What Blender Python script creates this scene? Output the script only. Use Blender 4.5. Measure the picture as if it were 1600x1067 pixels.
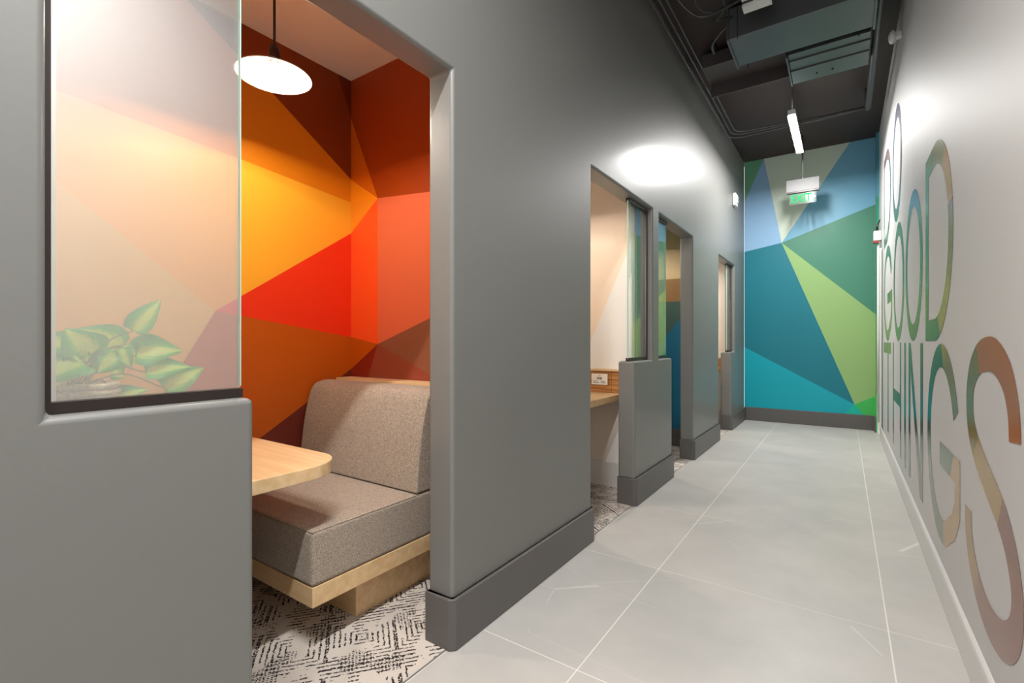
import bpy, bmesh, math, random
from mathutils import Vector, Matrix
random.seed(4)
S = bpy.context.scene
for o in list(bpy.data.objects): bpy.data.objects.remove(o)
C = bpy.context.collection

# ------------------------------------------------------------------ camera, world, light levels
CAM_H = 1.2
YAW = math.atan(518/750)
cd = bpy.data.cameras.new('camera'); cam = bpy.data.objects.new('camera', cd); C.objects.link(cam)
cam.location = (0, 0, CAM_H); cam.rotation_euler = (math.pi/2, 0, YAW)
cd.sensor_width = 36; cd.lens = 750/1600*36; cd.clip_start = .02
S.camera = cam
w = bpy.data.worlds.new('world'); S.world = w; w.use_nodes = True
w.node_tree.nodes['Background'].inputs[0].default_value = (1, .98, .96, 1)
w.node_tree.nodes['Background'].inputs[1].default_value = 1.4
S.view_settings.view_transform = 'Standard'; S.view_settings.look = 'None'
S.view_settings.exposure = 0.55; S.view_settings.gamma = 1
try: S.view_settings.use_curve_mapping = False
except Exception: pass
CORR_W = 62.0       # each linear corridor fixture
REAR_W = 80.0
BOOTH_W = 105.0      # each booth pendant

# ------------------------------------------------------------------ materials
def srgb(r, g, b):
    f = lambda v: (v/255)/12.92 if v <= 10 else ((v/255+.055)/1.055)**2.4
    return (f(r), f(g), f(b), 1)
def mat(name, col, rough=.5, metal=0, spec=.5, coat=0, coat_r=.1, emit=None, es=0, bump=0, bscale=60):
    m = bpy.data.materials.new(name); m.use_nodes = True
    n = m.node_tree.nodes; l = m.node_tree.links; b = n['Principled BSDF']
    b.inputs['Base Color'].default_value = col; b.inputs['Roughness'].default_value = rough
    b.inputs['Metallic'].default_value = metal; b.inputs['Specular IOR Level'].default_value = spec
    b.inputs['Coat Weight'].default_value = coat; b.inputs['Coat Roughness'].default_value = coat_r
    if emit: b.inputs['Emission Color'].default_value = emit; b.inputs['Emission Strength'].default_value = es
    if bump:
        tc = n.new('ShaderNodeTexCoord'); t = n.new('ShaderNodeTexNoise'); t.inputs['Scale'].default_value = bscale
        t.inputs['Detail'].default_value = 4; bp = n.new('ShaderNodeBump'); bp.inputs['Strength'].default_value = bump
        bp.inputs['Distance'].default_value = .002
        l.new(tc.outputs['Object'], t.inputs['Vector']); l.new(t.outputs['Fac'], bp.inputs['Height']); l.new(bp.outputs[0], b.inputs['Normal'])
    return m
def N(m, t, **kw):
    n = m.node_tree.nodes.new(t)
    for k, v in kw.items(): setattr(n, k, v)
    return n
def math_(m, op, a, b=None, c=None):
    n = N(m, 'ShaderNodeMath', operation=op)
    for i, v in enumerate((a, b, c)):
        if v is None: continue
        if isinstance(v, (int, float)): n.inputs[i].default_value = v
        else: m.node_tree.links.new(v, n.inputs[i])
    return n.outputs[0]

GREY = srgb(122, 124, 123)
M = {}
M['paint'] = mat('charcoal_wall_paint', srgb(114, 114, 111), .5, spec=.5, coat=.3, coat_r=.2, bump=.25, bscale=45)
M['base'] = mat('charcoal_baseboard', srgb(92, 89, 87), .4, spec=.45)
M['white_wall'] = mat('white_wall_paint', srgb(202, 201, 200), .55, spec=.18, bump=.2, bscale=40)
M['white_base'] = mat('white_baseboard', srgb(212, 210, 207), .3)
M['booth_white'] = mat('booth_white_paint', srgb(246, 241, 236), .5)
M['black'] = mat('black_ceiling_paint', srgb(60, 46, 43), .6, bump=.3, bscale=15)
M['channel'] = mat('dark_bronze_channel', srgb(52, 44, 42), .35, metal=.4)
M['duct'] = mat('galvanised_duct', srgb(104, 108, 110), .42, metal=.6, bump=.15, bscale=8)
M['beam'] = mat('dark_brown_steel', srgb(74, 67, 66), .5, bump=.3, bscale=20)
M['conduit'] = mat('grey_conduit', srgb(92, 92, 92), .4, metal=.6)
M['white_plastic'] = mat('white_plastic', srgb(225, 224, 222), .35)
M['sign_grey'] = mat('sign_grey_metal', srgb(130, 130, 130), .5)
M['steel'] = mat('brushed_steel', srgb(190, 190, 190), .3, metal=.9)
M['brownmetal'] = mat('brown_lamp_rod', srgb(70, 42, 28), .4, metal=.3)
M['shade_in'] = mat('lamp_shade_white', srgb(245, 240, 232), .4)
M['lamp_glow'] = mat('lamp_diffuser', (1, 1, 1, 1), .5, emit=(1, .99, .97, 1), es=14)
M['bulb'] = mat('bulb_glow', (1, 1, 1, 1), .5, emit=(1, .86, .66, 1), es=60)
M['exit_green'] = mat('exit_green', srgb(10, 90, 50), .6, spec=.1, emit=srgb(20, 215, 120), es=.75)
M['letter_ink'] = mat('black_ink', srgb(45, 45, 45), .6)
M['paper'] = mat('white_card', srgb(240, 238, 234), .5)
M['soil'] = mat('soil', srgb(60, 42, 30), .9, bump=.8, bscale=80)
M['stem'] = mat('green_stem', srgb(120, 140, 70), .5)

def fabric():
    m = mat('grey_brown_wool', srgb(120, 112, 102), .85, spec=.2)
    n, l = m.node_tree.nodes, m.node_tree.links; b = n['Principled BSDF']
    tc = N(m, 'ShaderNodeTexCoord'); t = N(m, 'ShaderNodeTexNoise'); t.inputs['Scale'].default_value = 330; t.inputs['Detail'].default_value = 3
    r = N(m, 'ShaderNodeValToRGB'); r.color_ramp.elements[0].position = .36; r.color_ramp.elements[1].position = .64
    r.color_ramp.elements[0].color = srgb(108, 99, 90); r.color_ramp.elements[1].color = srgb(196, 179, 160)
    l.new(tc.outputs['Object'], t.inputs['Vector']); l.new(t.outputs['Fac'], r.inputs[0]); l.new(r.outputs[0], b.inputs['Base Color'])
    bp = N(m, 'ShaderNodeBump'); bp.inputs['Strength'].default_value = .4; bp.inputs['Distance'].default_value = .001
    l.new(t.outputs['Fac'], bp.inputs['Height']); l.new(bp.outputs[0], b.inputs['Normal'])
    b.inputs['Sheen Weight'].default_value = .25
    return m
M['fabric'] = fabric()

def wood(name, c1, c2, scale=(2, 26, 26), ring=.35, rough=.42):
    m = mat(name, c1, rough); n, l = m.node_tree.nodes, m.node_tree.links; b = n['Principled BSDF']
    tc = N(m, 'ShaderNodeTexCoord'); mp = N(m, 'ShaderNodeMapping'); mp.inputs['Scale'].default_value = scale
    t = N(m, 'ShaderNodeTexNoise'); t.inputs['Scale'].default_value = 1.0; t.inputs['Detail'].default_value = 5; t.inputs['Distortion'].default_value = ring
    r = N(m, 'ShaderNodeValToRGB'); r.color_ramp.elements[0].position = .35; r.color_ramp.elements[1].position = .68
    r.color_ramp.elements[0].color = c2; r.color_ramp.elements[1].color = c1
    l.new(tc.outputs['Object'], mp.inputs[0]); l.new(mp.outputs[0], t.inputs['Vector']); l.new(t.outputs['Fac'], r.inputs[0]); l.new(r.outputs[0], b.inputs['Base Color'])
    return m
M['maple'] = wood('maple_plywood', srgb(232, 202, 158), srgb(216, 180, 132))
M['zebra'] = wood('zebra_wood', srgb(206, 150, 88), srgb(128, 76, 34), scale=(2, 2, 70), ring=.2)

def tile_mat():
    m = mat('grey_stone_tile', srgb(176, 175, 171), .42, spec=.4); n, l = m.node_tree.nodes, m.node_tree.links; b = n['Principled BSDF']
    tc = N(m, 'ShaderNodeTexCoord')
    t = N(m, 'ShaderNodeTexNoise'); t.inputs['Scale'].default_value = 2.2; t.inputs['Detail'].default_value = 7; t.inputs['Roughness'].default_value = .6
    l.new(tc.outputs['Object'], t.inputs['Vector'])
    r = N(m, 'ShaderNodeValToRGB'); r.color_ramp.elements[0].position = .3; r.color_ramp.elements[1].position = .7
    r.color_ramp.elements[0].color = srgb(180, 178, 174); r.color_ramp.elements[1].color = srgb(196, 192, 187)
    l.new(t.outputs['Fac'], r.inputs[0])
    # thin crooked pale veins: edges of a stretched, broken Voronoi
    mp = N(m, 'ShaderNodeMapping'); mp.inputs['Rotation'].default_value = (0, 0, .5); mp.inputs['Scale'].default_value = (.75, 1.5, 1)
    l.new(tc.outputs['Object'], mp.inputs[0])
    v = N(m, 'ShaderNodeTexVoronoi', feature='DISTANCE_TO_EDGE'); v.inputs['Scale'].default_value = 1.3; l.new(mp.outputs[0], v.inputs['Vector'])
    t2 = N(m, 'ShaderNodeTexNoise'); t2.inputs['Scale'].default_value = 1.6; l.new(tc.outputs['Object'], t2.inputs['Vector'])
    line = math_(m, 'LESS_THAN', v.outputs['Distance'], .0016)
    gate = math_(m, 'GREATER_THAN', t2.outputs['Fac'], .53)
    f = math_(m, 'MULTIPLY', math_(m, 'MULTIPLY', line, gate), .42)
    mx = N(m, 'ShaderNodeMix', data_type='RGBA'); l.new(f, mx.inputs[0]); l.new(r.outputs[0], mx.inputs[6]); mx.inputs[7].default_value = srgb(236, 230, 222)
    l.new(mx.outputs[2], b.inputs['Base Color'])
    return m
M['tile'] = tile_mat()
M['grout'] = mat('pale_grout', srgb(232, 226, 218), .8)

def carpet_mat():
    m = mat('chevron_carpet', srgb(215, 205, 195), .95, spec=.1); n, l = m.node_tree.nodes, m.node_tree.links; b = n['Principled BSDF']
    tc = N(m, 'ShaderNodeTexCoord'); mp = N(m, 'ShaderNodeMapping'); mp.inputs['Rotation'].default_value = (0, 0, math.radians(38))
    l.new(tc.outputs['Object'], mp.inputs[0])
    jn = N(m, 'ShaderNodeTexNoise'); jn.inputs['Scale'].default_value = 55; l.new(mp.outputs[0], jn.inputs['Vector'])
    sp = N(m, 'ShaderNodeSeparateXYZ'); l.new(mp.outputs[0], sp.inputs[0])
    jx = math_(m, 'ADD', sp.outputs[0], math_(m, 'MULTIPLY', math_(m, 'SUBTRACT', jn.outputs['Fac'], .5), .012))
    jy = math_(m, 'ADD', sp.outputs[1], math_(m, 'MULTIPLY', math_(m, 'SUBTRACT', jn.outputs['Fac'], .5), .012))
    # nested chevrons: compare |x|-like triangle wave with y
    px = math_(m, 'PINGPONG', jx, .17)
    py = math_(m, 'PINGPONG', jy, .13)
    big = math_(m, 'MAXIMUM', px, py)
    s1 = math_(m, 'PINGPONG', big, .0105)                       # concentric L-shaped lines
    thin = math_(m, 'LESS_THAN', s1, .0036)
    # broken dashes
    brk = N(m, 'ShaderNodeTexNoise'); brk.inputs['Scale'].default_value = 11; brk.inputs['Detail'].default_value = 3; l.new(mp.outputs[0], brk.inputs['Vector'])
    thin = math_(m, 'MULTIPLY', thin, math_(m, 'GREATER_THAN', brk.outputs['Fac'], .46))
    # rows of dots
    dx = math_(m, 'PINGPONG', jx, .0055); dy = math_(m, 'PINGPONG', jy, .0065)
    dots = math_(m, 'MULTIPLY', math_(m, 'GREATER_THAN', dx, .0022), math_(m, 'GREATER_THAN', dy, .003))
    zone = N(m, 'ShaderNodeTexNoise'); zone.inputs['Scale'].default_value = 5; l.new(mp.outputs[0], zone.inputs['Vector'])
    dots = math_(m, 'MULTIPLY', dots, math_(m, 'GREATER_THAN', zone.outputs['Fac'], .57))
    sc = N(m, 'ShaderNodeTexNoise'); sc.inputs['Scale'].default_value = 160; l.new(mp.outputs[0], sc.inputs['Vector'])
    f = math_(m, 'MAXIMUM', thin, dots); f = math_(m, 'MULTIPLY', f, math_(m, 'GREATER_THAN', sc.outputs['Fac'], .42))
    r = N(m, 'ShaderNodeMix', data_type='RGBA'); l.new(zone.outputs['Fac'], r.inputs[0]); r.inputs[6].default_value = srgb(226, 216, 206); r.inputs[7].default_value = srgb(190, 182, 174)
    mx = N(m, 'ShaderNodeMix', data_type='RGBA'); l.new(f, mx.inputs[0]); l.new(r.outputs[2], mx.inputs[6]); mx.inputs[7].default_value = srgb(48, 44, 44)
    l.new(mx.outputs[2], b.inputs['Base Color'])
    bp = N(m, 'ShaderNodeBump'); bp.inputs['Strength'].default_value = .5; bp.inputs['Distance'].default_value = .003
    l.new(sc.outputs['Fac'], bp.inputs['Height']); l.new(bp.outputs[0], b.inputs['Normal'])
    return m
M['carpet'] = carpet_mat()

def glass_mat():
    m = bpy.data.materials.new('reflective_glass'); m.use_nodes = True; n, l = m.node_tree.nodes, m.node_tree.links
    n.clear(); o = N(m, 'ShaderNodeOutputMaterial')
    tr = N(m, 'ShaderNodeBsdfTransparent'); tr.inputs[0].default_value = (.97, 1, .98, 1)
    g = N(m, 'ShaderNodeBsdfGlossy'); g.inputs['Roughness'].default_value = .01; g.inputs['Color'].default_value = (1, 1, 1, 1)
    mx = N(m, 'ShaderNodeMixShader'); mx.inputs[0].default_value = .37
    l.new(tr.outputs[0], mx.inputs[1]); l.new(g.outputs[0], mx.inputs[2]); l.new(mx.outputs[0], o.inputs[0])
    return m
M['glass'] = glass_mat()
M['glass_edge'] = mat('green_glass_edge', srgb(170, 205, 190), .15, spec=.8)

def leaf_mat():
    m = mat('variegated_leaf', srgb(70, 150, 50), .38, spec=.5); n, l = m.node_tree.nodes, m.node_tree.links; b = n['Principled BSDF']
    uv = N(m, 'ShaderNodeUVMap'); sp = N(m, 'ShaderNodeSeparateXYZ'); l.new(uv.outputs[0], sp.inputs[0])
    t = N(m, 'ShaderNodeTexNoise'); t.inputs['Scale'].default_value = 7; t.inputs['Detail'].default_value = 4
    mp = N(m, 'ShaderNodeMapping'); mp.inputs['Scale'].default_value = (1.2, 4, 1); l.new(uv.outputs[0], mp.inputs[0]); l.new(mp.outputs[0], t.inputs['Vector'])
    a = math_(m, 'ABSOLUTE', math_(m, 'SUBTRACT', sp.outputs[1], .56))
    a = math_(m, 'ADD', a, math_(m, 'MULTIPLY', math_(m, 'SUBTRACT', t.outputs['Fac'], .5), .5))
    r = N(m, 'ShaderNodeValToRGB'); e = r.color_ramp.elements; e[0].position = .13; e[0].color = srgb(222, 246, 100); e[1].position = .24; e[1].color = srgb(92, 208, 58)
    x = e.new(.5); x.color = srgb(36, 168, 56)
    l.new(a, r.inputs[0]); l.new(r.outputs[0], b.inputs['Base Color'])
    tl = N(m, 'ShaderNodeBsdfTranslucent'); l.new(r.outputs[0], tl.inputs[0]); ms = N(m, 'ShaderNodeMixShader'); ms.inputs[0].default_value = .4
    l.new(b.outputs[0], ms.inputs[1]); l.new(tl.outputs[0], ms.inputs[2]); l.new(ms.outputs[0], n['Material Output'].inputs[0])
    return m
M['leaf'] = leaf_mat()
def rope_mat():
    m = mat('jute_rope', srgb(206, 184, 156), .9, spec=.1); n, l = m.node_tree.nodes, m.node_tree.links; b = n['Principled BSDF']
    tc = N(m, 'ShaderNodeTexCoord'); t = N(m, 'ShaderNodeTexNoise'); t.inputs['Scale'].default_value = 130
    l.new(tc.outputs['Object'], t.inputs['Vector'])
    r = N(m, 'ShaderNodeValToRGB'); r.color_ramp.elements[0].position = .3; r.color_ramp.elements[1].position = .7
    r.color_ramp.elements[0].color = srgb(205, 172, 136); r.color_ramp.elements[1].color = srgb(250, 228, 196)
    l.new(t.outputs['Fac'], r.inputs[0]); l.new(r.outputs[0], b.inputs['Base Color'])
    return m
M['rope'] = rope_mat()
_pm = {}
def pm(rgb, rough=.45, coat=0):
    k = (rgb, rough, coat)
    if k not in _pm: _pm[k] = mat('mural_paint', srgb(*rgb), rough, spec=.4, coat=coat, coat_r=.12)
    return _pm[k]

# ------------------------------------------------------------------ helpers
def obj(name, bm, m, parent=None, smooth=False, bev=0, seg=2, mats=None):
    me = bpy.data.meshes.new(name)
    bmesh.ops.recalc_face_normals(bm, faces=bm.faces[:]) if not mats else None
    bm.to_mesh(me); bm.free()
    o = bpy.data.objects.new(name, me); C.objects.link(o)
    for mm in (mats or [m]): me.materials.append(mm)
    if smooth:
        for p in me.polygons: p.use_smooth = True
    if bev:
        b = o.modifiers.new('bevel', 'BEVEL'); b.width = bev; b.segments = seg; b.limit_method = 'ANGLE'; b.angle_limit = math.radians(40); b.harden_normals = False
        for p in me.polygons: p.use_smooth = True
        wn = o.modifiers.new('wn', 'WEIGHTED_NORMAL'); wn.keep_sharp = False
    if parent: o.parent = parent
    return o
def root(name, loc, label, cat, group=None):
    o = bpy.data.objects.new(name, None); C.objects.link(o); o.location = loc; o.empty_display_size = .05
    o['label'] = label; o['category'] = cat
    if group: o['group'] = group
    return o
def tag(o, label, cat, group=None):
    o['label'] = label; o['category'] = cat
    if group: o['group'] = group
    return o
def struct(o): o['kind'] = 'structure'; return o
def B(): return bmesh.new()
def box(bm, x0, x1, y0, y1, z0, z1):
    r = bmesh.ops.create_cube(bm, size=1)
    for v in r['verts']: v.co = Vector(((x0+x1)/2 + v.co.x*(x1-x0), (y0+y1)/2 + v.co.y*(y1-y0), (z0+z1)/2 + v.co.z*(z1-z0)))
    return bm
def bx(*a): return box(B(), *a)
def prism(bm, pts, lo, hi, axis):
    """extrude a 2-D outline; axis 'x': pts=(y,z), 'y': pts=(x,z), 'z': pts=(x,y)"""
    f = {'x': lambda p, t: (t, p[0], p[1]), 'y': lambda p, t: (p[0], t, p[1]), 'z': lambda p, t: (p[0], p[1], t)}[axis]
    a = [bm.verts.new(f(p, lo)) for p in pts]; b = [bm.verts.new(f(p, hi)) for p in pts]
    bm.faces.new(a); bm.faces.new(b[::-1]); n = len(pts)
    for i in range(n): bm.faces.new((a[i], b[i], b[(i+1) % n], a[(i+1) % n]))
    return bm
def tube(bm, pts, r, n=8, cap=True):
    pts = [Vector(p) for p in pts]; rings = []
    up = Vector((.13, .21, 1)).normalized()
    for i, p in enumerate(pts):
        d = (pts[min(i+1, len(pts)-1)] - pts[max(i-1, 0)]).normalized()
        a = d.cross(up)
        if a.length < 1e-3: a = d.cross(Vector((1, 0, 0)))
        a.normalize(); b = d.cross(a).normalized()
        rr = r[i] if isinstance(r, (list, tuple)) else r
        rings.append([bm.verts.new(p + rr*(math.cos(t)*a + math.sin(t)*b)) for t in [2*math.pi*k/n for k in range(n)]])
    for i in range(len(rings)-1):
        for k in range(n): bm.faces.new((rings[i][k], rings[i][(k+1) % n], rings[i+1][(k+1) % n], rings[i+1][k]))
    if cap: bm.faces.new(rings[0][::-1]); bm.faces.new(rings[-1])
    return bm
def lathe(bm, prof, cx=0, cy=0, n=40):
    rings = []
    for r, z in prof:
        rings.append([bm.verts.new((cx + r*math.cos(2*math.pi*k/n), cy + r*math.sin(2*math.pi*k/n), z)) for k in range(n)])
    for i in range(len(rings)-1):
        for k in range(n): bm.faces.new((rings[i][k], rings[i][(k+1) % n], rings[i+1][(k+1) % n], rings[i+1][k]))
    return bm
def crom(pts, k=6, closed=False):
    out = []; n = len(pts)
    for i in range(n-1):
        p0 = Vector(pts[max(i-1, 0)]); p1 = Vector(pts[i]); p2 = Vector(pts[i+1]); p3 = Vector(pts[min(i+2, n-1)])
        for j in range(k):
            t = j/k
            out.append(.5*((2*p1) + (p2-p0)*t + (2*p0-5*p1+4*p2-p3)*t*t + (-p0+3*p1-3*p2+p3)*t**3))
    out.append(Vector(pts[-1])); return out
_c, _s = math.cos(YAW), math.sin(YAW)
def wall_x(u, v, X):                     # where the photograph's pixel lies on the plane x = X
    k = (u-800)/750; Y = X*(_c+k*_s)/(k*_c-_s); d = -X*_s+Y*_c
    return Vector((X, Y, CAM_H-(v-534)*d/750))
def painted(name, plane, at, polys, parent=None, rough=.45):
    """flat painted surface of straight-edged colour fields. plane 'x' -> (y,z); 'y' -> (x,z)"""
    bm = B(); mats = []
    for pts, rgb in polys:
        m = pm(rgb, rough)
        if m not in mats: mats.append(m)
        vs = [bm.verts.new((at, p[0], p[1]) if plane == 'x' else (p[0], at, p[1])) for p in pts]
        f = bm.faces.new(vs); f.material_index = mats.index(m)
        f.normal_update()
        want = Vector((1, 0, 0)) if plane == 'x' else Vector((0, -1, 0))
        if f.normal.dot(want) < 0: f.normal_flip()
    return obj(name, bm, None, parent, mats=mats)

# ------------------------------------------------------------------ setting: left wall with its openings
XO, XI, XB = -1.253, -1.383, -2.63
ZH, ZP, ZC = 2.26, 1.054, 3.95
YE = 8.1
out = [(-3.2, 0), (.643, 0), (.643, ZP), (.25, ZP), (.25, ZH), (1.406, ZH), (1.406, 0), (2.657, 0), (2.657, ZH), (3.79, ZH), (3.79, ZP), (3.391, ZP), (3.391, 0),
       (4.313, 0), (4.313, ZP), (3.953, ZP), (3.953, ZH), (5.04, ZH), (5.04, 0), (6.25, 0), (6.25, ZH), (7.297, ZH), (7.297, ZP), (7.02, ZP), (7.02, 0),
       (YE, 0), (YE, ZC), (-3.2, ZC)]
wl = struct(obj('wall_left', prism(B(), out, XI, XO, 'x'), M['paint'], bev=.016, seg=4))
# right wall (stops at a doorway near the far end; header above)
outr = [(-3.2, 0), (7.43, 0), (7.43, 2.35), (7.92, 2.35), (7.92, 0), (YE, 0), (YE, ZC), (-3.2, ZC)]
struct(obj('wall_right', prism(B(), outr, .383, .50, 'x'), M['white_wall'], bev=.012, seg=3))
struct(obj('ceiling', bx(-1.40, .52, -3.2, 8.3, ZC, ZC+.08), M['black']))

# end wall with its mural
Pt, Q = (-.752, 2.658), (.125, .335)
L, R, T, Bt = XO, .352, ZC, 0
far = [([(L, T), (-.985, T), (L, 3.34)], (104, 166, 130)),
       ([(-.985, T), Pt, (L, 2.575), (L, 3.34)], (138, 178, 212)),
       ([(-.985, T), (.075, T), Pt], (198, 212, 196)),
       ([(.075, T), (R, T), (R, 3.045), Pt], (112, 172, 200)),
       ([Pt, (R, 3.045), (R, 1.57)], (66, 130, 106)),
       ([Pt, (R, 1.57), (R, .465), Q], (142, 178, 112)),
       ([Pt, Q, (L, 1.115), (L, 2.575)], (14, 116, 132)),
       ([(L, 1.115), Q, (.0, .19), (.0, 0), (L, 0)], (0, 160, 176)),
       ([Q, (.23, .19), (.23, 0), (0, 0), (0, .19)], (0, 178, 158)),
       ([Q, (R, .465), (R, 0), (.23, 0), (.23, .19)], (62, 178, 84))]
wf = struct(painted('wall_back', 'y', YE, far, rough=.4))
struct(obj('wall_back', bx(XO, .5, YE+.003, YE+.12, 0, ZC), M['booth_white']))
# narrow painted return beside the doorway
ret = [([(YE, ZC), (7.925, ZC), (7.925, 3.12), (YE, 3.045)], (70, 150, 170)), ([(YE, 3.045), (7.925, 3.12), (7.925, 1.5), (YE, 1.57)], (30, 140, 110)),
       ([(YE, 1.57), (7.925, 1.5), (7.925, .56), (YE, .465)], (100, 160, 84)), ([(YE, .465), (7.925, .56), (7.925, 0), (YE, 0)], (70, 200, 100))]
bm = B(); mats = []
for pts, rgb in ret:
    m = pm(rgb, .4); mats.append(m); f = bm.faces.new([bm.verts.new((.354, p[0], p[1])) for p in pts]); f.material_index = len(mats)-1
    f.normal_update()
    if f.normal.x > 0: f.normal_flip()
for i, (z0, z1) in enumerate(((3.1, ZC), (1.55, 3.1), (.5, 1.55), (0, .5))):
    f = bm.faces.new([bm.verts.new(c) for c in ((.354, 7.925, z0), (.383, 7.925, z0), (.383, 7.925, z1), (.354, 7.925, z1))]); f.material_index = i
struct(obj('wall_right_return', bm, None, mats=mats))
# doorway in the right wall: white frame and door leaf
dfr = B(); box(dfr, .365, .50, 7.43, 7.475, 0, 2.35); box(dfr, .365, .50, 7.885, 7.92, 0, 2.35); box(dfr, .365, .50, 7.475, 7.885, 2.31, 2.35)
d1 = struct(obj('door_1', bx(.44, .48, 7.475, 7.885, .005, 2.31), M['white_base']))
obj('door_frame', dfr, M['white_base'], d1, bev=.003)
hd = B(); tube(hd, [(.44, 7.52, 1.02), (.40, 7.52, 1.02), (.40, 7.60, 1.02)], .008); obj('door_handle', hd, M['steel'], d1, smooth=True)

# floor: grout bed and stone tiles
fl = struct(obj('floor', bx(-1.27, .383, -3.2, YE, -.06, -.0008), M['grout']))
xs = [-1.268, -.802, .153, .381]; y0 = 1.578 - .947*5
tm = {}
for i in range(3):
    for j in range(13):
        ya = y0 + .947*j + .0025; yb = min(y0 + .947*(j+1) - .0025, YE)
        if ya > YE-.05: continue
        xa, xb = xs[i] + .0025, xs[i+1] - .0025
        t = obj('tile', bx(xa, xb, ya, yb, -.012, 0), M['tile'], fl)
# carpets in the booths
for i, (ya, yb, what) in enumerate(((.29, 1.97, 'in the nearest booth under the upholstered bench'), (2.09, 3.74, 'in the second booth beneath the desk with the wifi card'),
                                    (3.86, 5.6, 'in the third booth with the blue painted wall'), (5.72, 7.42, 'in the farthest booth before the mural end wall'))):
    cm = B(); box(cm, XB, -1.275, ya, yb, -.02, .003)
    c_ = obj('carpet', cm, M['carpet']); tag(c_, 'cream and black chevron carpet ' + what, 'carpet', 'booth carpets')
    s_ = obj('edge_strip', bx(-1.2745, -1.2705, ya, yb, -.02, .0035), M['sign_grey'], c_); s_['label'] = 'thin grey metal strip between carpet and tile'

# booth shells
WH = (236, 230, 224)
bc = struct(obj('ceiling_booth', bx(XB, XI, .29, 7.42, 2.89, 2.95), M['booth_white']))
for ya, yb in ((.17, .29), (1.972, 2.09), (3.742, 3.86), (5.602, 5.72), (7.422, 7.54)):
    struct(obj('wall_partition', bx(XB, XI, ya, yb, 0, 2.89), M['booth_white']))
struct(obj('wall_booth_back', bx(XB-.12, XB-.003, .1, 7.6, 0, 2.95), M['booth_white']))
Cp = (1.153, 1.356)
back1 = [([(1.87, 2.89), (1.97, 2.89), (1.97, 2.647)], (118, 40, 8)),
         ([(.99, 2.89), (1.87, 2.89), (1.97, 2.647), (1.97, 2.25)], (150, 62, 8)),
         ([(.29, 2.89), (.99, 2.89), (1.97, 2.25), (1.97, 2.102), (1.276, 2.167), (.29, 2.24)], (240, 142, 18)),
         ([(.29, 2.24), (1.276, 2.167), (1.97, 2.102), (1.97, 1.902), Cp, (.29, 2.067)], (255, 182, 48)),
         ([(.29, 2.067), Cp, (.388, 0), (.29, 0)], (242, 196, 98)),
         ([(1.97, 1.902), (1.97, 1.229), Cp], (242, 56, 20)),
         ([Cp, (1.97, 1.229), (1.97, 1.022), (.46, .125)], (196, 92, 6)),
         ([(.46, .125), (1.97, 1.022), (1.97, 0), (.388, 0)], (112, 42, 30))]
struct(painted('wall_booth_back_mural', 'x', XB, back1))
A_, D_ = (-2.371, 2.086), (-2.371, 1.184); RX = XI
part1 = [([(XB, 2.89), (RX, 2.89), (RX, 2.0), A_, (XB, 2.645)], (165, 62, 4)),
         ([(XB, 2.645), A_, (XB, 2.25)], (214, 104, 4)), ([(XB, 2.25), A_, (XB, 2.10)], (250, 150, 14)), ([(XB, 2.10), A_, (XB, 1.902)], (244, 148, 30)),
         ([(XB, 1.902), A_, D_, (XB, 1.229)], (250, 88, 30)), ([A_, (RX, 2.0), (RX, 1.511), D_], (224, 108, 72)),
         ([(XB, 1.229), D_, (XB, 1.022)], (190, 84, 0)), ([(XB, 1.022), D_, (XB, .57)], (132, 32, 16)),
         ([D_, (RX, .805), (RX, 0), (XB, 0), (XB, .57)], (142, 68, 48)), ([D_, (RX, 1.511), (RX, .805)], (136, 84, 60))]
struct(painted('wall_partition_mural', 'y', 1.970, part1))
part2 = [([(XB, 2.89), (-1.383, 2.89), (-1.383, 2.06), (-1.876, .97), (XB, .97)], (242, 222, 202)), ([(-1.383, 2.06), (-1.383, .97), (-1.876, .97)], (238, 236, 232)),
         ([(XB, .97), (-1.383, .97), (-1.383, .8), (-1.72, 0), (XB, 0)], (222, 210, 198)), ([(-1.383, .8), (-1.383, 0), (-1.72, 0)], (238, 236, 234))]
struct(painted('wall_partition_mural', 'y', 3.740, part2))
part3 = [([(XB, 2.89), (XI, 2.89), (XI, 1.92), (XB, 1.92)], (206, 180, 136)), ([(XB, 1.92), (XI, 1.92), (XI, 1.66), (XB, 1.66)], (146, 108, 62)),
         ([(XB, 1.66), (XI, 1.66), (-1.74, 1.2), (XB, .2)], (62, 92, 84)), ([(XI, 1.66), (XI, 0), (XB, 0), (XB, .2), (-1.74, 1.2)], (8, 104, 138))]
struct(painted('wall_partition_mural', 'y', 5.600, part3))
struct(obj('baseboard_booth', bx(XB, XI, 5.582, 5.598, 0, .2), M['base'], bev=.003))
struct(obj('baseboard_booth', bx(XB, XI, 3.722, 3.738, 0, .2), M['white_base'], bev=.003))
struct(obj('baseboard_booth', bx(XB, XI, 7.402, 7.418, 0, .2), M['white_base'], bev=.003))
back3 = [([(3.86, 2.89), (5.6, 2.89), (5.6, 1.2), (3.86, 2.0)], (60, 140, 120)), ([(3.86, 2.0), (5.6, 1.2), (5.6, 0), (3.86, 0)], (10, 104, 138))]
struct(painted('wall_booth_back_mural', 'x', XB, back3))

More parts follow.
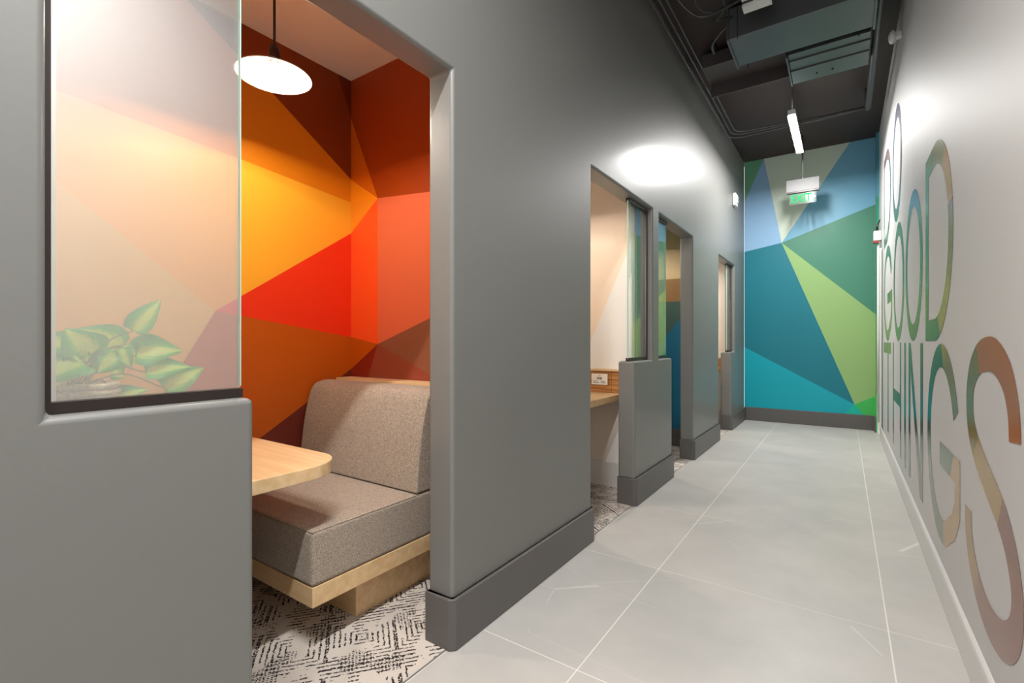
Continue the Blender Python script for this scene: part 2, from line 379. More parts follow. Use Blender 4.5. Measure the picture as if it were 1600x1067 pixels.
# skirting wrapped round each pier and pony wall
def skirt(name, ya, yb, m, h=.2, t=.02, left=True, right=True):
    c = .022; i = .0
    ox = XO + t; pts_o = []
    if left: pts_o += [(XI, ya-t), (ox-c, ya-t), (ox, ya-t+c)]
    else: pts_o += [(ox, ya)]
    if right: pts_o += [(ox, yb+t-c), (ox-c, yb+t), (XI, yb+t)]
    else: pts_o += [(ox, yb)]
    e = .001
    pts_i = []
    if right: pts_i += [(XI, yb+e), (XO+e, yb+e)]
    else: pts_i += [(XO+e, yb)]
    if left: pts_i += [(XO+e, ya-e), (XI, ya-e)]
    else: pts_i += [(XO+e, ya)]
    return struct(obj(name, prism(B(), pts_o+pts_i, 0, h, 'z'), m, bev=.005, seg=2))
skirt('baseboard_left', -3.2, .643, M['base'], left=False)
for a, b in ((1.406, 2.657), (3.391, 4.313), (5.04, 6.25)): skirt('baseboard_left', a, b, M['base'])
skirt('baseboard_left', 7.02, YE, M['base'], right=False)
struct(obj('baseboard_back', bx(XO+.021, .352, YE-.018, YE-.001, 0, .2), M['base'], bev=.004))
bb = B(); box(bb, .335, .353, 7.925, YE-.018, 0, .2); struct(obj('baseboard_return', bb, M['base'], bev=.003))
prof = [(.383, 0), (.368, 0), (.368, .135), (.371, .146), (.379, .152), (.383, .152)]
struct(obj('baseboard_right', prism(B(), prof, -3.2, 7.43, 'y'), M['white_base']))

# ------------------------------------------------------------------ glass panes above the pony walls
def pane(ya, yb, flip, label):
    """ya..yb inside the opening; flip: post stands at the far end"""
    t = root('glass_panel', (-1.31, (ya+yb)/2, ZP), label, 'glass', 'fixed panes above the pony walls')
    def ch(o): o.matrix_parent_inverse = Matrix.Translation(-t.location); return o
    ch(obj('pane', bx(-1.315, -1.305, ya+.002, yb-.002, ZP+.012, ZH-.012), M['glass'], t))
    e = (yb, ) if not flip else (ya, )
    yy = yb if not flip else ya
    ch(obj('pane_edge', bx(-1.3152, -1.3048, yy-.002, yy+.0005, ZP+.03, ZH-.02), M['glass_edge'], t))
    for nm, c in (('bottom_channel', (-1.326, -1.294, ya, yb, ZP, ZP+.024)), ('top_channel', (-1.326, -1.294, ya, yb, ZH-.024, ZH))):
        bm = B(); x0, x1, y0_, y1_, z0, z1 = c
        box(bm, x0, -1.317, y0_, y1_, z0, z1); box(bm, -1.303, x1, y0_, y1_, z0, z1)
        zz = (z0, z0+.008) if nm[0] == 'b' else (z1-.008, z1); box(bm, -1.317, -1.303, y0_, y1_, *zz)
        o = ch(obj(nm, bm, M['channel'], t))
    ys = ya if not flip else yb
    s = 1 if not flip else -1
    bm = B(); y2 = ys + s*.014
    box(bm, -1.326, -1.317, min(ys, y2), max(ys, y2), ZP+.024, ZH-.024); box(bm, -1.303, -1.294, min(ys, y2), max(ys, y2), ZP+.024, ZH-.024)
    ch(obj('side_channel', bm, M['channel'], t))
pane(.25, .634, False, 'large reflective glass pane in front of the potted plant')
pane(3.40, 3.79, True, 'narrow glass pane at the second booth, nearer side of the centre post')
pane(3.953, 4.305, False, 'narrow glass pane at the third booth reflecting the green mural')
pane(7.03, 7.297, True, 'glass pane of the farthest booth beside the mural end wall')

# ------------------------------------------------------------------ furniture
def parented(o, r): o.matrix_parent_inverse = Matrix.Translation(-r.location); return o
def bench():
    t = root('booth_bench', (-2.14, 1.52, 0), 'grey wool upholstered bench on pale maple base in the nearest booth', 'bench')
    P = lambda n, bm, m, **k: parented(obj(n, bm, m, t, **k), t)
    x0, x1, yf = XB+.004, -1.65, 1.063
    P('plinth', bx(x0, -1.741, 1.329, 1.95, .0035, .19), M['maple'], bev=.002)
    P('frame', bx(x0, x1, yf, 1.95, .19, .266), M['maple'], bev=.002)
    seat = P('seat', bx(x0, x1+.001, yf-.003, 1.76, .267, .478), M['fabric'], bev=.018, seg=4)
    w_ = B(); r = .0018
    tube(w_, [(x0, yf+.002, .4755), (x1-.006, yf+.002, .4755)], r, 6); tube(w_, [(x1-.004, yf+.002, .4755), (x1-.004, 1.62, .4755)], r, 6); tube(w_, [(x1-.002, yf-.001, .45), (x1-.002, yf-.001, .28)], r, 6)
    wo = obj('welt', w_, M['fabric'], seat); wo.matrix_parent_inverse = Matrix.Translation(-t.location)
    wo.matrix_parent_inverse = Matrix.Identity(4); wo.location = (0, 0, 0)
    pr = [(1.60, .482), (1.612, .62), (1.632, .76), (1.66, .88), (1.685, .935), (1.725, .962), (1.80, .968), (1.852, .955), (1.852, .482)]
    pr = [tuple(p) for p in crom([(a, b, 0) for a, b in pr[:8]], 4)]; pr = [(p[0], p[1]) for p in pr] + [(1.852, .482)]
    P('backrest', prism(B(), pr, x0+.012, x1+.0, 'x'), M['fabric'], bev=.014, seg=3)
    P('back_panel', bx(x0, x1, 1.853, 1.966, .266, .975), M['maple'], bev=.002)
    return t
bench()

def rounded(pts_r, n=8):
    out_ = []
    m = len(pts_r)
    for i, (x, y, r) in enumerate(pts_r):
        if r == 0: out_.append((x, y)); continue
        p = Vector((x, y)); a = (Vector(pts_r[i-1][:2])-p).normalized(); b = (Vector(pts_r[(i+1) % m][:2])-p).normalized()
        c = p + (a+b)*r; 
        for k in range(n+1):
            t = k/n*math.pi/2
            out_.append(tuple(c - b*r*math.cos(t) - a*r*math.sin(t)))
    return out_
def desk(ywall, s, xe, label, depth=.905, up=0):
    """s=+1: desk grows towards +y from its wall"""
    t = root('booth_desk', (-2.05, ywall+s*.3, .73), label, 'desk', 'wall desks in the booths')
    yw = ywall + s*.004; ye = ywall + s*depth
    pts = [(-2.62, yw, 0), (xe, yw, 0), (xe, ye, .17), (-2.62, ye, 0)]
    parented(obj('desktop', prism(B(), rounded(pts, 10), .69, .74, 'z'), M['maple'], t, bev=.004), t)
    for x in (-2.4, -1.9):
        br = B(); a, b = sorted((yw, yw+s*.5)); box(br, x-.02, x+.02, a, b, .655, .69)
        a, b = sorted((yw, yw+s*.03)); box(br, x-.02, x+.02, a, b, .35, .66)
        parented(obj('bracket', br, M['channel'], t), t)
    t.location.z += up
    return t
desk(.29, 1, -1.60, 'pale maple desk with rounded corner in front of the upholstered bench')
desk(3.738, -1, -1.48, 'pale maple desk with rounded end below the wifi card in the second booth', up=.036)
desk(7.418, -1, -1.50, 'pale maple desk in the farthest booth, barely showing past the dark pier', up=.036)

def splash(yw, label, deep=.03):
    t = root('wood_backsplash', (-2.0, yw, .85), label, 'panel', 'zebra wood panels above the booth desks')
    xs_ = [XB+.01, -2.05, -1.57, XI-.002]
    for a, b in zip(xs_, xs_[1:]):
        parented(obj('panel', bx(a+.0015, b-.0015, yw-deep, yw, .778, .955), M['zebra'], t, bev=.0015), t)
    parented(obj('cap', bx(XB+.01, XI-.002, yw-deep-.004, yw, .956, .972), M['maple'], t, bev=.001), t)
splash(3.738, 'striped brown wood panel behind the second booth desk carrying the wifi card')
splash(7.418, 'striped brown wood panel behind the farthest booth desk')
lg = root('ledge', (-2.0, .37, .85), 'wooden ledge behind the near glass pane holding the potted plant', 'shelf')
parented(obj('panel', bx(XB+.01, XI-.002, .294, .46, .742, .955), M['zebra'], lg, bev=.002), lg)
parented(obj('cap', bx(XB+.01, XI-.002, .294, .464, .956, .97), M['maple'], lg, bev=.002), lg)

# wifi card leaning on the backsplash
card = obj('wifi_card', bx(-1.740, -1.598, 3.695, 3.698, .842, .932), M['paper']); tag(card, 'small white card with wifi lettering leaning on the striped wood panel', 'sign')
card.location = (0, 0, 0)
def text(s, size, loc, rot, m, name, parent=None, ext=.0006, sx=1, align='CENTER', bold=0):
    cu = bpy.data.curves.new(name, 'FONT'); cu.body = s; cu.size = size; cu.extrude = ext; cu.align_x = align; cu.offset = bold; cu.align_y = 'CENTER'
    o = bpy.data.objects.new(name, cu); C.objects.link(o)
    dg = bpy.context.evaluated_depsgraph_get(); me = bpy.data.meshes.new_from_object(o.evaluated_get(dg))
    bpy.data.objects.remove(o)
    o = bpy.data.objects.new(name, me); C.objects.link(o); me.materials.clear(); me.materials.append(m)
    o.location = loc; o.rotation_euler = rot; o.scale = (sx, 1, 1)
    if parent: o.parent = parent
    return o
RF = (math.pi/2, 0, 0)
text('WiFi', .026, (-1.669, 3.6945, .893), RF, M['letter_ink'], 'lettering', card, bold=.0006)
fp = B()
for a, b, z in ((-1.722, -1.690, .868), (-1.655, -1.620, .868), (-1.725, -1.700, .857), (-1.695, -1.675, .857), (-1.655, -1.612, .857)): box(fp, a, b, 3.694, 3.6948, z, z+.004)
obj('fine_print', fp, M['letter_ink'], card)['kind'] = 'stuff'
ic = B()
for r in (.005, .009, .013):
    tube(ic, [(-1.669+r*math.sin(a), 3.6942, .907+r*math.cos(a)) for a in [math.radians(d) for d in range(-45, 50, 15)]], .0008, 4)
obj('icon', ic, M['letter_ink'], card)

# ------------------------------------------------------------------ booth pendants (each with its own light)
def pendant(x, y, label, zr=2.33):
    t = root('pendant_lamp', (x, y, zr), label, 'lamp', 'booth pendant lamps')
    P = lambda n, bm, m, **k: obj(n, bm, m, t, **k)
    P('shade', lathe(B(), [(.148, 0), (.146, .006), (.05, .058), (.02, .066), (.02, .064), (.048, .054), (.143, .003), (.148, 0)], n=56), M['shade_in'], smooth=True)
    P('socket', lathe(B(), [(.0, .135), (.018, .13), (.022, .10), (.022, .062), (.0, .062)], n=20), M['brownmetal'], smooth=True)
    P('rod', tube(B(), [(0, 0, .13), (0, 0, 2.875-zr)], .0055, 10), M['brownmetal'], smooth=True)
    P('canopy', lathe(B(), [(0, 2.87-zr), (.05, 2.872-zr), (.055, 2.889-zr), (0, 2.889-zr)], n=28), M['brownmetal'], smooth=True)
    bb_ = B(); bmesh.ops.create_uvsphere(bb_, u_segments=16, v_segments=10, radius=.022)
    for v in bb_.verts: v.co.z += .036
    P('bulb', bb_, M['bulb'], smooth=True)
    ld = bpy.data.lights.new('bulb_light', 'POINT'); ld.energy = BOOTH_W; ld.color = (1, .86, .72) ; ld.shadow_soft_size = .024
    lo = bpy.data.objects.new('bulb_light', ld); C.objects.link(lo); lo.parent = t; lo.location = (0, 0, .036)
    return t
pendant(-2.0, 1.11, 'lit shallow white disc pendant hanging in the nearest booth')
pendant(-2.0, 2.92, 'lit pendant hanging in the second booth, hidden by the grey pier')
pendant(-2.0, 4.75, 'lit pendant hanging in the third booth behind the centre post')
pendant(-2.0, 6.57, 'lit pendant hanging in the farthest booth, hidden by the last pier')

# ------------------------------------------------------------------ corridor linear fixtures
def linear(x, y, label, W, z=3.53, ln=1.16):
    t = root('linear_light', (x, y, z), label, 'lamp', 'linear corridor lights')
    h = B(); box(h, -.034, .034, -ln/2-.01, ln/2+.01, .0, .05)
    obj('housing', h, M['white_plastic'], t, bev=.004)
    obj('diffuser', bx(-.036, .036, -ln/2, ln/2, -.02, -.0005), M['lamp_glow'], t, bev=.006)
    for s in (-1, 1): obj('rod', tube(B(), [(0, s*.5, .05), (0, s*.5, ZC-z-.001)], .005, 8), M['steel'], t, smooth=True)
    ld = bpy.data.lights.new('tube_light', 'AREA'); ld.shape = 'RECTANGLE'; ld.size = .07; ld.size_y = ln; ld.energy = W; ld.color = (1, .985, .965)
    lo = bpy.data.objects.new('tube_light', ld); C.objects.link(lo); lo.parent = t; lo.location = (0, 0, -.024)
linear(-.44, 6.27, 'lit white linear light hanging over the corridor before the exit sign', CORR_W)
linear(-.44, .05, 'linear light hanging over the near end of the corridor', REAR_W)

# ------------------------------------------------------------------ exit sign
es = root('exit_sign', (-.45, 7.5, 3.2), 'green EXIT sign hanging from a pole before the mural wall', 'sign')
P = lambda n, bm, m, **k: obj(n, bm, m, es, **k)
P('canopy_box', bx(-.19, .19, -.035, .035, .012, .175), M['sign_grey'], bev=.005)
P('slot', bx(-.185, .185, -.030, .030, -.004, .012), M['channel'])
gl = mat('edge_lit_acrylic', srgb(150, 175, 160), .12, spec=.3); g_ = gl.node_tree.nodes['Principled BSDF']; g_.inputs['Alpha'].default_value = .14
P('acrylic_panel', bx(-.155, .155, -.004, .004, -.155, -.004), gl)
P('pole', tube(B(), [(0, 0, .175), (0, 0, ZC-3.2)], .011, 12), M['steel'], smooth=True)
P('collar', lathe(B(), [(0, .176), (.02, .176), (.02, .196), (.011, .2)], n=16), M['steel'], smooth=True)
text('EXIT', .150, (-.018, -.0052, -.082), RF, M['exit_green'], 'lettering', es, ext=.0008, sx=.78, bold=.002)
ar = B(); prism(ar, [(.128, -.058), (.150, -.078), (.128, -.098), (.124, -.092), (.138, -.078), (.124, -.064)], -.0065, -.0045, 'y'); P('arrow', ar, M['white_plastic'])

# ------------------------------------------------------------------ ceiling services
def single(name, bm, m, label, cat, group=None, **k): return tag(obj(name, bm, m, **k), label, cat, group)
du = root('duct', (-.29, 4.44, 3.65), 'wide grey sheet-metal duct crossing the black ceiling', 'duct')
parented(obj('duct_body', bx(-.77, .20, 4.21, 4.67, 3.65, 3.90), M['duct'], du, bev=.004), du)
for x in (-.77, .2):
    parented(obj('flange', bx(x-.012, x+.002, 4.19, 4.69, 3.635, 3.915), M['duct'], du), du)
for p in ((-.70, 4.19), (-.70, 4.70), (.1, 4.19), (.1, 4.70)):
    parented(obj('hanger_rod', tube(B(), [(p[0], p[1], 3.62), (p[0], p[1], ZC)], .004, 6), M['conduit'], du), du)
be = root('steel_beam', (-.73, 4.95, 3.74), 'dark brown steel channel beside the duct on the left', 'beam')
parented(obj('web', bx(-1.10, -.41, 4.76, 5.14, 3.78, 3.90), M['beam'], be), be)
parented(obj('lip', bx(-1.10, -.41, 5.13, 5.15, 3.66, 3.90), M['beam'], be, bev=.003), be)
fu = root('air_unit', (-.11, 5.02, 3.65), 'grooved galvanised air unit mounted behind the wide duct', 'air unit')
for i, (a, b, z) in enumerate(((4.76, 4.86, 3.665), (4.87, 5.02, 3.655), (5.03, 5.28, 3.645))):
    o_ = parented(obj('cover_panel', bx(-.395, .18, a, b, z, 3.88), M['duct'], fu, bev=.003), fu)
parented(obj('side_plate', bx(-.41, -.398, 4.74, 5.29, 3.635, 3.89), M['duct'], fu), fu)
for x in (-.2, -.08): parented(obj('screw', lathe(B(), [(0, 3.634), (.009, 3.636), (.009, 3.645)], x, 5.17, 10), M['channel'], fu), fu)
jb = root('junction_box', (-.51, 3.80, 3.6), 'white metal junction box with black label, on the black ceiling', 'box')
parented(obj('box_body', bx(-.60, -.425, 3.56, 3.88, 3.63, 3.80), M['white_plastic'], jb, bev=.003), jb)
parented(obj('lid', bx(-.605, -.42, 3.80, 3.89, 3.615, 3.63), M['white_plastic'], jb, bev=.002), jb)
parented(obj('label_plate', bx(-.598, -.53, 3.765, 3.79, 3.628, 3.6302), M['channel'], jb), jb)
parented(obj('strut', tube(B(), [(-.51, 3.72, 3.80), (-.51, 3.72, ZC)], .01, 8), M['conduit'], jb), jb)
single('ceiling_pipe', tube(B(), [(.225, 3.0, 3.72), (.225, 4.5, 3.72), (.215, 6.45, 3.72), (.215, 6.48, 3.74), (.215, 6.49, ZC)], .028, 14), M['conduit'], 'thick grey pipe running along the ceiling beside the white wall', 'pipe', smooth=True)
for i, (dx, dz, lab) in enumerate(((0, 0, 'grey ceiling conduit closest to the charcoal wall'), (.045, .03, 'middle grey conduit of the bent trio along the charcoal wall'), (.085, .05, 'innermost grey conduit of the bent trio at the ceiling'))):
    z = 3.75+dz*.8; x = -1.19+dx; y = 6.55 - dx*.6
    pts = [(x, 1.5, z), (x, y-.15, z)] + [(x+.15-.15*math.cos(a), y-.15+.15*math.sin(a), z) for a in [math.pi/2*k/6 for k in range(1, 7)]] + [(-.2, y+.04*i, z), (.2, y-.05+.06*i, z)]
    single('conduit', tube(B(), pts, .0085, 8), M['conduit'], lab, 'conduit', 'bent conduits along the ceiling', smooth=True)
pts = crom([(-1.08, 2.4, 3.78), (-1.06, 3.3, 3.78), (-1.02, 3.75, 3.78), (-.95, 3.95, 3.77), (-.86, 3.98, 3.76), (-.75, 3.93, 3.74), (-.66, 3.88, 3.72), (-.60, 3.84, 3.71)], 6)
single('flexible_conduit', tube(B(), pts, .008, 8), M['conduit'], 'flexible conduit curving to the white junction box', 'conduit', smooth=True)
lp = [(-.84+.10*math.cos(a), 3.86+.16*math.sin(a), 3.76+.05*math.sin(a*.5)) for a in [2*math.pi*k/24*1.25 for k in range(25)]] + [(-.77, 4.15, 3.8), (-.74, 4.2, 3.82)]
single('cable_loop', tube(B(), lp, .006, 6), M['conduit'], 'loop of dark cable hanging by the duct end', 'cable', smooth=True)
single('flexible_hose', tube(B(), crom([(-.77, 4.25, 3.80), (-.86, 4.28, 3.76), (-.93, 4.38, 3.75), (-.96, 4.6, 3.8), (-.97, 4.7, ZC-.01)], 5), .012, 8), M['conduit'], 'short curved hose leaving the left end of the duct', 'hose', smooth=True)
ho = root('wall_sensor', (.383, 4.92, 3.65), 'white rounded sensor high on the white wall near the ceiling', 'sensor')
sb = B(); bmesh.ops.create_uvsphere(sb, u_segments=18, v_segments=12, radius=.05)
for v in sb.verts: v.co = Vector((v.co.x*.55-.06, v.co.y, v.co.z*1.05))
obj('sensor_body', sb, M['white_plastic'], ho, smooth=True); obj('mount', bx(-.05, -.001, -.022, .022, -.022, .022), M['white_plastic'], ho, bev=.004)
al = root('wall_strobe', (XO, 7.2, 3.15), 'small white alarm strobe on the charcoal wall near the mural', 'alarm')
obj('strobe_body', bx(.001, .045, -.075, .075, -.085, .085), M['white_plastic'], al, bev=.008); obj('lens', bx(.045, .062, -.03, .03, -.05, .05), M['glass_edge'], al, bev=.006)
hn = root('horn_alarm', (.36, 7.44, 2.5), 'white and red alarm device on the white wall above the doorway', 'alarm')
obj('horn_body', bx(-.055, .022, -.05, .05, -.06, .06), M['white_plastic'], hn, bev=.008); obj('red_band', bx(-.06, .0, -.045, .045, -.085, -.06), mat('red_plastic', srgb(150, 60, 50), .4), hn)
hb = B(); tube(hb, [(-.02, 0, .06), (-.02, 0, .12), (.01, 0, .2)], [.018, .012, .006], 8); obj('black_knob', hb, M['channel'], hn, smooth=True)
single('door_rod', tube(B(), [(.352, 7.44, .2), (.352, 7.44, 2.4)], .011, 8), M['white_plastic'], 'thin white vertical conduit below the alarm beside the doorway', 'conduit', smooth=True)

# ------------------------------------------------------------------ giant lettering on the right wall (flat vinyl)
SITES = [  # (y, z, colour) of printed fields; pale greys low in H, N, G paint floor reflection
    (6.6, 3.15, (128, 108, 108)), (6.3, 2.6, (92, 104, 100)), (6.8, 2.3, (74, 122, 100)), (5.3, 3.2, (122, 128, 148)), (5.0, 2.8, (104, 92, 92)), (5.6, 2.6, (88, 100, 104)), (5.3, 2.3, (60, 116, 100)),
    (6.4, 2.1, (62, 116, 96)), (6.5, 1.5, (58, 104, 70)), (6.2, 1.25, (92, 124, 62)), (5.2, 2.15, (56, 110, 88)), (5.2, 1.7, (70, 84, 78)), (5.2, 1.25, (46, 106, 88)), (4.1, 2.15, (66, 122, 130)), (4.5, 1.8, (52, 104, 96)),
    (3.85, 1.6, (50, 102, 76)), (4.1, 1.25, (62, 88, 48)), (3.5, 2.1, (100, 156, 84)), (3.1, 2.15, (150, 152, 90)), (3.5, 1.7, (54, 112, 90)), (2.85, 2.0, (196, 146, 62)), (2.8, 1.62, (134, 92, 30)), (2.9, 1.35, (162, 130, 36)), (3.4, 1.27, (66, 96, 38)),
    (6.4, 1.1, (74, 108, 74)), (6.6, .7, (40, 80, 66)), (5.5, 1.0, (70, 72, 66)), (5.4, .7, (36, 82, 74)), (5.3, .35, (92, 84, 74)), (4.4, 1.0, (34, 92, 84)), (3.75, 1.05, (62, 80, 36)), (4.0, .6, (44, 72, 54)), (3.8, .35, (76, 72, 60)),
    (3.25, 1.1, (52, 92, 38)), (2.72, 1.05, (140, 110, 26)), (3.45, .8, (36, 86, 64)), (3.3, .4, (96, 104, 82)), (2.7, .5, (168, 128, 64)), (2.95, .68, (74, 92, 56)),
    (2.05, 1.1, (172, 94, 6)), (2.42, .95, (128, 110, 30)), (2.2, .72, (158, 122, 40)), (1.88, .52, (122, 66, 40)), (2.43, .5, (152, 116, 44)), (2.1, .33, (126, 74, 46))]
def strip(bm, pts, wd, closed=False):
    """constant-width stroke along (y,z) points with mitred sides"""
    n = len(pts); P_ = [Vector((p[0], p[1])) for p in pts]; Lr, Rr = [], []
    for i in range(n):
        a = P_[(i-1) % n] if (closed or i) else P_[0]; b = P_[(i+1) % n] if (closed or i < n-1) else P_[-1]
        d1 = (P_[i]-a); d2 = (b-P_[i])
        if d1.length < 1e-6: d1 = d2
        if d2.length < 1e-6: d2 = d1
        d1.normalize(); d2.normalize(); t = (d1+d2).normalized(); nn = Vector((-t.y, t.x)); k = max(.5, nn.dot(Vector((-d1.y, d1.x))))
        Lr.append(P_[i]+nn*wd/2/k); Rr.append(P_[i]-nn*wd/2/k)
    va = [bm.verts.new((0, p.x, p.y)) for p in Lr]; vb = [bm.verts.new((0, p.x, p.y)) for p in Rr]
    for i in range(n if closed else n-1):
        j = (i+1) % n; bm.faces.new((va[i], va[j], vb[j], vb[i]))
def quad(bm, ya, yb, za, zb): bm.faces.new([bm.verts.new((0, y, z)) for y, z in ((ya, za), (yb, za), (yb, zb), (ya, zb))])
LWD = .112
def let_O(bm, yl, yr, za, zb):
    a = (yl-yr)/2-LWD/2; b = (zb-za)/2-LWD/2; cy, cz = (yl+yr)/2, (za+zb)/2
    strip(bm, [(cy+a*math.cos(t), cz+b*math.sin(t)) for t in [2*math.pi*k/56 for k in range(56)]], LWD, True)
def let_D(bm, yl, yr, za, zb):
    quad(bm, yl, yl-LWD, za, zb); w_ = yl-yr; a = w_*.62-LWD/2; b = (zb-za)/2-LWD/2; cy = yr+w_*.62; cz = (za+zb)/2
    pts = [(yl-LWD, zb-LWD/2)] + [(cy-a*math.sin(t), cz+b*math.cos(t)) for t in [math.pi*k/30 for k in range(31)]] + [(yl-LWD, za+LWD/2)]
    strip(bm, pts, LWD)
def let_G(bm, yl, yr, za, zb):
    a = (yl-yr)/2-LWD/2; b = (zb-za)/2-LWD/2; cy, cz = (yl+yr)/2, (za+zb)/2
    pts = [(cy-a*math.cos(t), cz+b*math.sin(t)) for t in [math.radians(24+ (302-24)*k/40) for k in range(41)]]
    xs_ = yr+LWD/2
    pts += [(cy-a*.78, cz-b*.74), (xs_, cz-b*.52), (xs_, cz-.11)]
    strip(bm, pts, LWD); quad(bm, cy+.04, yr, cz-.11, cz)
def let_S(bm, dy=0):
    pts = [(1.845, .924), (1.86, 1.01), (1.92, 1.095), (2.03, 1.148), (2.14, 1.16), (2.27, 1.14), (2.37, 1.08), (2.412, .99), (2.385, .89), (2.28, .81), (2.13, .745), (1.97, .68), (1.87, .60), (1.822, .50), (1.85, .40), (1.95, .333), (2.1, .308), (2.25, .335), (2.37, .41), (2.43, .50), (2.438, .58)]
    strip(bm, [(p.x, p.y) for p in crom([(a, b, 0) for a, b in pts], 4)], LWD)
def decal(bm, ch, parent):
    lo = Vector([min(v.co[i] for v in bm.verts) for i in range(3)]); hi = Vector([max(v.co[i] for v in bm.verts) for i in range(3)])
    near = [s for s in SITES if lo.y-.5 < s[0] < hi.y+.5 and lo.z-.35 < s[1] < hi.z+.35]
    for i, s in enumerate(near):
        for q in near[i+1:]:
            mid = Vector((0, (s[0]+q[0])/2, (s[1]+q[1])/2)); nn = Vector((0, q[0]-s[0], (q[1]-s[1])))
            if nn.length > 1.0: continue
            bmesh.ops.bisect_plane(bm, geom=bm.verts[:]+bm.edges[:]+bm.faces[:], plane_co=mid, plane_no=nn.normalized())
    bm.normal_update(); mats = []
    for f in bm.faces:
        if f.normal.x > 0: f.normal_flip()
        c = f.calc_center_median(); s = min(near, key=lambda q: (q[0]-c.y)**2+(q[1]-c.z)**2); m = pm(s[2], .22)
        if m not in mats: mats.append(m)
        f.material_index = mats.index(m)
    for v in bm.verts: v.co.x = .3818
    o = obj('letter', bm, None, parent, mats=mats); o.matrix_parent_inverse = Matrix.Translation(-parent.location)
    return o
z3 = (2.25, 3.25); z2 = (1.203, 2.205); z1 = (.25, 1.19)
wd = root('wall_lettering', (.383, 5.9, 2.25), 'giant word DO at the top of the white wall, in muted grey and green', 'lettering')
b_ = B(); let_D(b_, 6.95, 5.97, *z3); decal(b_, 'D', wd); b_ = B(); let_O(b_, 5.80, 4.91, *z3); decal(b_, 'O', wd)
wd = root('wall_lettering', (.383, 4.8, 1.2), 'giant word GOOD in the middle of the white wall, green with an amber D', 'lettering')
b_ = B(); let_G(b_, 6.95, 5.85, *z2); decal(b_, 'G', wd); b_ = B(); let_O(b_, 5.67, 4.73, *z2); decal(b_, 'O', wd)
b_ = B(); let_O(b_, 4.635, 3.69, *z2); decal(b_, 'O', wd); b_ = B(); let_D(b_, 3.565, 2.735, *z2); decal(b_, 'D', wd)
wd = root('wall_lettering', (.383, 4.3, .25), 'giant word THINGS lowest on the white wall, ending in an orange and brown S', 'lettering')
b_ = B(); quad(b_, 6.98, 6.0, z1[1]-LWD, z1[1]); quad(b_, 6.40, 6.29, z1[0], z1[1]-LWD); decal(b_, 'T', wd)
b_ = B(); quad(b_, 5.76, 5.66, *z1); quad(b_, 5.07, 4.97, *z1); quad(b_, 5.66, 5.07, .66, .77); decal(b_, 'H', wd)
b_ = B(); quad(b_, 4.73, 4.62, *z1); decal(b_, 'I', wd)
b_ = B(); quad(b_, 4.43, 4.32, *z1); quad(b_, 3.79, 3.68, *z1)
b_.faces.new([b_.verts.new((0, *p)) for p in ((4.32, z1[1]), (4.30, z1[1]), (3.79, z1[0]+.16), (3.79, z1[0]), (3.82, z1[0]), (4.32, z1[1]-.17))]); decal(b_, 'N', wd)
b_ = B(); let_G(b_, 3.49, 2.59, *z1); decal(b_, 'G', wd)
b_ = B(); let_S(b_); decal(b_, 'S', wd)
es_ = B(); es_.faces.new([es_.verts.new(p) for p in ((.3818, 7.40, .152), (.3818, 7.17, .152), (.3818, 7.17, 2.3), (.3818, 7.40, 2.3))])
struct(obj('trim_1', es_, pm((52, 88, 58), .3)))

# ------------------------------------------------------------------ potted pothos behind the near glass
pp = wall_x(122, 600, -1.462); PX, PY = -1.462, pp.y
pt = root('potted_plant', (PX, PY, .97), 'variegated green trailing plant in a beige rope pot behind the near glass', 'plant')
def PP(n, bm, m, parent=pt, **k): return obj(n, bm, m, parent, **k)
pot = PP('pot', lathe(B(), [(0, .002), (.064, .002), (.067, .06), (.070, .132), (.062, .132), (.060, .11), (0, .11)], n=36), M['rope'], smooth=True)
coil = B(); n_ = 60
for i in range(9):
    z = .008 + .0148*i; R_ = .066 + .0006*i
    rr = [];
    tube(coil, [(R_*math.cos(2*math.pi*k/n_), R_*math.sin(2*math.pi*k/n_), z + .0012*math.sin(5*2*math.pi*k/n_+i*2)) for k in range(n_+1)],
         [.0078 + .0011*math.sin(k*2.1) for k in range(n_+1)], 7, False)
PP('rope_coil', coil, M['rope'], pot, smooth=True)
PP('soil', lathe(B(), [(0, .122), (.03, .124), (.061, .118)], n=24), M['soil'])
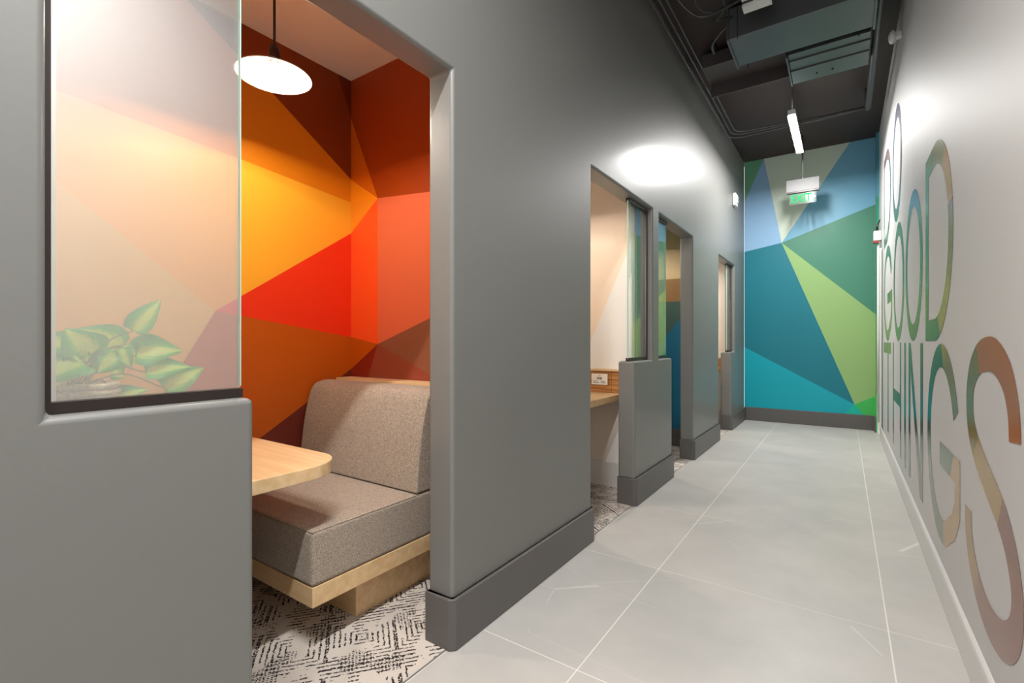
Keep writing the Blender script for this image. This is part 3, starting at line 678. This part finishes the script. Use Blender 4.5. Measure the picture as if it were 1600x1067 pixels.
def leaf(base, tip, width, normal, curl=.15, fold=.25):
    """heart-shaped leaf from base to tip (world), facing 'normal'"""
    bm = B(); base = Vector(base); tip = Vector(tip); ax = tip-base; Ln = ax.length; ax.normalize(); nm = Vector(normal); nm = (nm-ax*nm.dot(ax)).normalized(); sd = ax.cross(nm).normalized()
    nu, nv = 12, 8; uvl = bm.loops.layers.uv.new('UVMap'); grid = []
    for i in range(nu+1):
        u = i/nu
        wv = (math.sin(math.pi*min(1, u**.62)))**.8 * (1 - .25*u) if 0 < u < 1 else 0
        wv = max(wv, .0); row = []
        for j in range(nv+1):
            v = j/nv*2-1; s = v*wv*width/2
            back = -.13*Ln*abs(v)*(1-u)**3*(1 if u > 0 else 0)
            p = base + ax*(u*Ln+back) + sd*s + nm*(curl*Ln*math.sin(math.pi*u)*.6 - curl*Ln*u*u*.9 + fold*abs(s) - .25*fold*width*v*v*.3 + .004*math.sin(u*9+v*2)*abs(v))
            row.append(bm.verts.new(p - pt.location))
        grid.append(row)
    for i in range(nu):
        for j in range(nv):
            f = bm.faces.new((grid[i][j], grid[i+1][j], grid[i+1][j+1], grid[i][j+1]))
            for lp_, (a, b) in zip(f.loops, ((i, j), (i+1, j), (i+1, j+1), (i, j+1))): lp_[uvl].uv = (a/nu + random.random()*0, b/nv)
    bmesh.ops.remove_doubles(bm, verts=bm.verts[:], dist=1e-5)
    return PP('leaf', bm, M['leaf'], smooth=True)
W_ = lambda u, v, X: wall_x(u, v, X)
LV = [  # base px, tip px, depth plane base/tip, width (m), facing
    ((208, 517), (251, 468), -1.43, -1.41, .050, (1, -.3, .1)),
    ((140, 554), (104, 516), -1.43, -1.41, .085, (1, -.5, .5)),
    ((186, 549), (120, 514), -1.52, -1.50, .095, (1, -.3, .5)),
    ((128, 556), (58, 528), -1.46, -1.42, .080, (1, -.2, .8)),
    ((130, 566), (64, 594), -1.41, -1.40, .085, (1, -.3, .9)),
    ((192, 544), (204, 576), -1.42, -1.41, .030, (1, -.6, .2)),
    ((186, 556), (152, 582), -1.44, -1.43, .055, (1, -.5, .3)),
    ((196, 540), (212, 556), -1.46, -1.44, .045, (1, -.5, .2)),
    ((212, 552), (284, 545), -1.45, -1.41, .075, (1, -.2, .5)),
    ((205, 541), (250, 535), -1.49, -1.47, .035, (1, -.2, .9)),
    ((228, 582), (300, 570), -1.43, -1.40, .055, (1, -.2, .7)),
    ((256, 606), (319, 573), -1.42, -1.40, .065, (1, -.2, .4)),
    ((186, 624), (230, 606), -1.45, -1.43, .045, (1, -.1, .9)),
    ((176, 580), (196, 590), -1.50, -1.50, .040, (1, -.3, .6)),
    ((118, 552), (150, 580), -1.50, -1.46, .060, (1, -.3, .6)),
    ((150, 560), (178, 578), -1.48, -1.46, .045, (1, -.3, .3)),
    ((100, 566), (74, 552), -1.5, -1.5, .070, (1, -.3, .4))]
stm = B(); c0 = Vector((PX, PY, 1.09))
for (bu, bv), (tu, tv), xa, xb, wd_, nrm in LV:
    pb, pt_ = W_(bu, bv, xa), W_(tu, tv, xb)
    leaf(pb, pt_, wd_*1.22, nrm)
    st = c0 + Vector((random.uniform(-.025, .025), random.uniform(-.025, .025), 0)); mid = (st+pb)/2 + Vector((0, 0, .035))
    tube(stm, [p - pt.location for p in crom([st, mid, pb, pb + (pt_-pb)*.25], 5)], .0016, 5)
PP('stems', stm, M['stem'], smooth=True)
